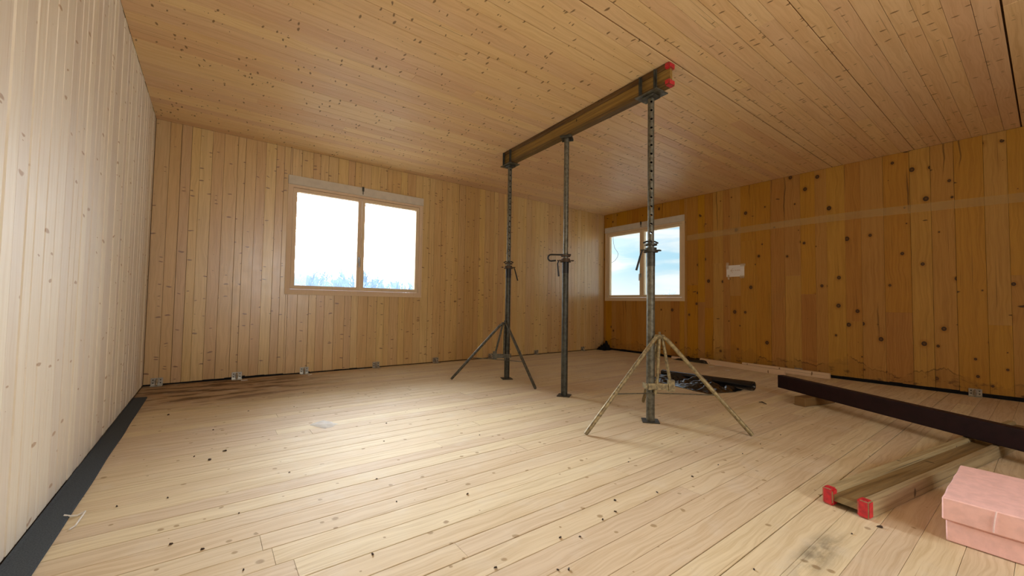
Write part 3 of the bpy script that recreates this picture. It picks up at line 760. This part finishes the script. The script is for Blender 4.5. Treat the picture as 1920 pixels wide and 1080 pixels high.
for y in ys:
    z_ = 1.945 + 0.022 * math.sin((y + 1.7) * -1.05) - 0.01 * max(0, -y - 4)
    e = 0.0025 * noise.noise((y * 9, 1, 1))
    r_ = [bm.verts.new((W - a_, y, z_ + b_)) for a_, b_ in ((0.0012, -0.045 + e), (0.0012, 0.045 - e), (0.0018, 0.045 - e), (0.0018, -0.045 + e))]
    if pv:
        for k in range(4): bm.faces.new((pv[k], pv[(k + 1) % 4], r_[(k + 1) % 4], r_[k]))
    pv = r_
tag(mesh_obj('adhesive_tape', bm, 'tape_film'), 'faint pale tape band running along the orange wall from the window', 'tape')

# ------------------------------------------------------------------ small litter on the floor
def chip_mesh(seed, s):
    random.seed(seed); bm = bmesh.new()
    pts = [(math.cos(a) * s * random.uniform(0.5, 1.2), math.sin(a) * s * random.uniform(0.3, 0.8)) for a in (0, 1, 2, 3.1, 4.2, 5.2)]
    lo = [bm.verts.new((x, y, 0.0005)) for x, y in pts]; hi = [bm.verts.new((x * 0.7, y * 0.7, s * random.uniform(0.3, 0.7))) for x, y in pts]
    for k in range(6): bm.faces.new((lo[k], lo[(k + 1) % 6], hi[(k + 1) % 6], hi[k]))
    bm.faces.new(hi); bm.faces.new(lo[::-1])
    me = bpy.data.meshes.new('wood_chip'); bm.to_mesh(me); bm.free(); me.materials.append(MATS['wood_chip']); return me
CH = [chip_mesh(k, 0.0055 + 0.0025 * k) for k in range(4)]
random.seed(21)
chips = [(0.274, -1.372, 3), (0.535, -1.961, 1), (0.519, -2.55, 3), (0.585, -2.443, 2), (0.451, -2.451, 1), (0.377, -2.956, 1), (0.219, -2.933, 1), (0.413, -3.383, 1), (0.5, -3.48, 1), (0.605, -3.681, 0),
  (1.155, -3.268, 0), (1.361, -2.776, 0), (1.498, -2.429, 1), (1.431, -3.646, 1), (0.956, -3.834, 1), (1.151, -3.535, 0), (0.612, -3.272, 0), (0.831, -2.956, 0), (1.252, -4.127, 1),
  (2.14, -4.122, 1), (1.848, -4.123, 1), (1.757, -4.133, 1), (1.536, -4.125, 1), (2.435, -4.122, 1), (2.694, -4.124, 0), (2.977, -4.123, 0), (2.327, -3.824, 0), (1.922, -4.059, 1),
  (1.437, -4.269, 1), (1.407, -4.25, 0), (1.924, -4.615, 0), (1.599, -4.162, 0), (3.556, -4.111, 0), (3.246, -4.111, 0), (2.60, -4.79, 2), (2.45, -4.74, 0), (1.05, -1.6, 0), (0.75, -1.55, 0), (1.9, -3.0, 0), (1.2, -1.1, 1)]
for x, y, k in chips:
    o = bpy.data.objects.new('wood_chip', CH[k]); COL.objects.link(o); o.location = (x, y, 0.0003); o.rotation_euler = (0, 0, random.uniform(0, 6.28))
    tag(o, 'tiny dark bark chip lying on the pale floor boards', 'chip', 'dark chips scattered on the floor')
bm = bmesh.new(); tube(bm, [(4.43, -3.63, 0.003), (4.42, -3.66, 0.012), (4.405, -3.70, 0.004)], [0.003, 0.005, 0.003], 6)
tag(mesh_obj('splinter', bm, 'wood_chip'), 'dark wood splinter on the floor left of the timber block', 'splinter')
bm = bmesh.new(); tube(bm, [(0.075, -2.941, 0.012), (0.095, -2.948, 0.006), (0.112, -2.95, 0.004), (0.130, -2.926, 0.005), (0.128, -2.96, 0.004), (0.126, -3.0, 0.004), (0.124, -3.045, 0.003), (0.114, -3.066, 0.003)], 0.0032, 6)
tag(mesh_obj('string', bm, 'white_scrap'), 'short white string on the floor beside the grey felt strip', 'string')
crumple('clear_film_scrap', 1.14, -2.23, 0.12, 0.16, 0.018, 5.2, 'clear_foil', 'small clear plastic scrap glinting on the bare floor', 'plastic scrap', 0.5, 10)
for (x, y, rz, w_, lb) in ((6.17, -2.32, 0.3, 0.07, 'white paper scrap on floor before the angled batten, nearest the film heap'), (6.36, -2.33, 0.1, 0.10, 'thin white paper scrap lying tight beside the angled batten'), (6.05, -2.60, 0.5, 0.06, 'small pale paper scrap on floor, nearest the black roll')):
    mt = Matrix.Rotation(rz - 1.2, 4, 'Z'); mt.translation = (x, y, 0.0015)
    tag(mesh_obj('paper_scrap', bbox((-w_ / 2, -0.018, 0), (w_ / 2, 0.018, 0.002), 0, 1, mt), 'white_scrap'), lb, 'scrap')
for x, y, rz, lb in ((0.80, -0.16, 0.1, 'pale splinter near the second wall bracket'), (1.42, -0.16, 0.7, 'small white crumb below the bright window'), (2.02, -0.07, 0.3, 'tiny white crumb by the wall under the bright window mullion')):
    mt = Matrix.Rotation(rz, 4, 'Z'); mt.translation = (x, y, 0.0015)
    tag(mesh_obj('litter_crumb', bbox((-0.03, -0.008, 0), (0.03, 0.008, 0.006), 0.002, 1, mt), 'white_scrap'), lb, 'scrap')

# ------------------------------------------------------------------ outdoors
bm = bmesh.new(); n = 24; g = []
for i in range(n + 1):
    g.append([bm.verts.new((-300 + 600 * i / n, -300 + 600 * j / n, -3.2 + 0.25 * noise.noise((i * 0.5, j * 0.5, 0)))) for j in range(n + 1)])
for i in range(n):
    for j in range(n): bm.faces.new((g[i][j], g[i + 1][j], g[i + 1][j + 1], g[i][j + 1]))
struct(mesh_obj('ground', bm, 'field', None, True), 'field outside the windows')
def tree_mesh(seed, hgt):
    rnd = random.Random(seed); bm = bmesh.new()
    def branch(p, d, L, r, lv):
        q = p + d * L
        u_ = d.cross(Vector((0.3, 0.9, 0.2))).normalized(); v_ = d.cross(u_)
        A = [bm.verts.new(p + (u_ * math.cos(a) + v_ * math.sin(a)) * r) for a in (0, 2.094, 4.189)]
        B = [bm.verts.new(q + (u_ * math.cos(a) + v_ * math.sin(a)) * r * 0.6) for a in (0, 2.094, 4.189)]
        for k in range(3): bm.faces.new((A[k], A[(k + 1) % 3], B[(k + 1) % 3], B[k]))
        if lv == 0: return
        nb = 4 if lv > 1 else 5
        for k in range(nb):
            t = rnd.uniform(0.35, 1.0); az = rnd.uniform(0, 6.28); sp = rnd.uniform(0.35, 0.85)
            nd = (d + Vector((math.cos(az) * sp, math.sin(az) * sp, rnd.uniform(0.0, 0.35)))).normalized()
            branch(p + d * L * t, nd, L * rnd.uniform(0.5, 0.75), max(r * 0.55, 0.022), lv - 1)
    for k in range(3):
        branch(Vector((rnd.uniform(-0.5, 0.5), rnd.uniform(-0.5, 0.5), 0)), Vector((rnd.uniform(-0.15, 0.15), rnd.uniform(-0.15, 0.15), 1)).normalized(), hgt * 0.42, 0.10, 4)
    me = bpy.data.meshes.new('bare_tree'); bm.normal_update(); bm.to_mesh(me); bm.free(); me.materials.append(MATS['bare_tree']); return me
TM = [tree_mesh(k, 6.0) for k in range(4)]
random.seed(5)
k = 0
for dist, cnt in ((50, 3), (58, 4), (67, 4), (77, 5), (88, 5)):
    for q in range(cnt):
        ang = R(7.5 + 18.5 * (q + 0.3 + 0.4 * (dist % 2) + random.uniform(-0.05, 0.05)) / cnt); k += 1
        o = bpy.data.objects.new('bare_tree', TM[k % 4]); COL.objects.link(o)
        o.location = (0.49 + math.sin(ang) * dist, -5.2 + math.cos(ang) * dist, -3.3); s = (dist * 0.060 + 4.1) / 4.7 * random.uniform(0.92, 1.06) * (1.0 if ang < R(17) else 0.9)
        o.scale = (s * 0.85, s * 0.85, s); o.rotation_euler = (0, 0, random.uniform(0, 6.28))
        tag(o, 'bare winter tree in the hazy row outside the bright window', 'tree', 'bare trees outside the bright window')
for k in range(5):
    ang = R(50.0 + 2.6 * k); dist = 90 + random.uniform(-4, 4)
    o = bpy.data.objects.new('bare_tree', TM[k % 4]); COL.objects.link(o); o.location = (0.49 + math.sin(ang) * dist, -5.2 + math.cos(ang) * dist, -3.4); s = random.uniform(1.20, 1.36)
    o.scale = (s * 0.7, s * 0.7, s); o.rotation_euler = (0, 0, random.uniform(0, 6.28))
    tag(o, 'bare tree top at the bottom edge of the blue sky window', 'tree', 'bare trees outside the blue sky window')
bm = bmesh.new(); xo = W + 0.155
tube(bm, [(xo, -0.05, 2.34), (xo, -0.087, 2.187), (xo, -0.105, 2.05), (xo, -0.13, 1.96), (xo, -0.19, 1.89), (xo, -0.216, 1.84), (xo, -0.20, 1.78), (xo, -0.14, 1.715), (xo, -0.06, 1.68), (xo - 0.02, -0.03, 1.665)], 0.0035, 6)
tag(mesh_obj('hanging_cable', bm, 'cable', None, True), 'thin dark cable dangling outside the blue sky window', 'cable')
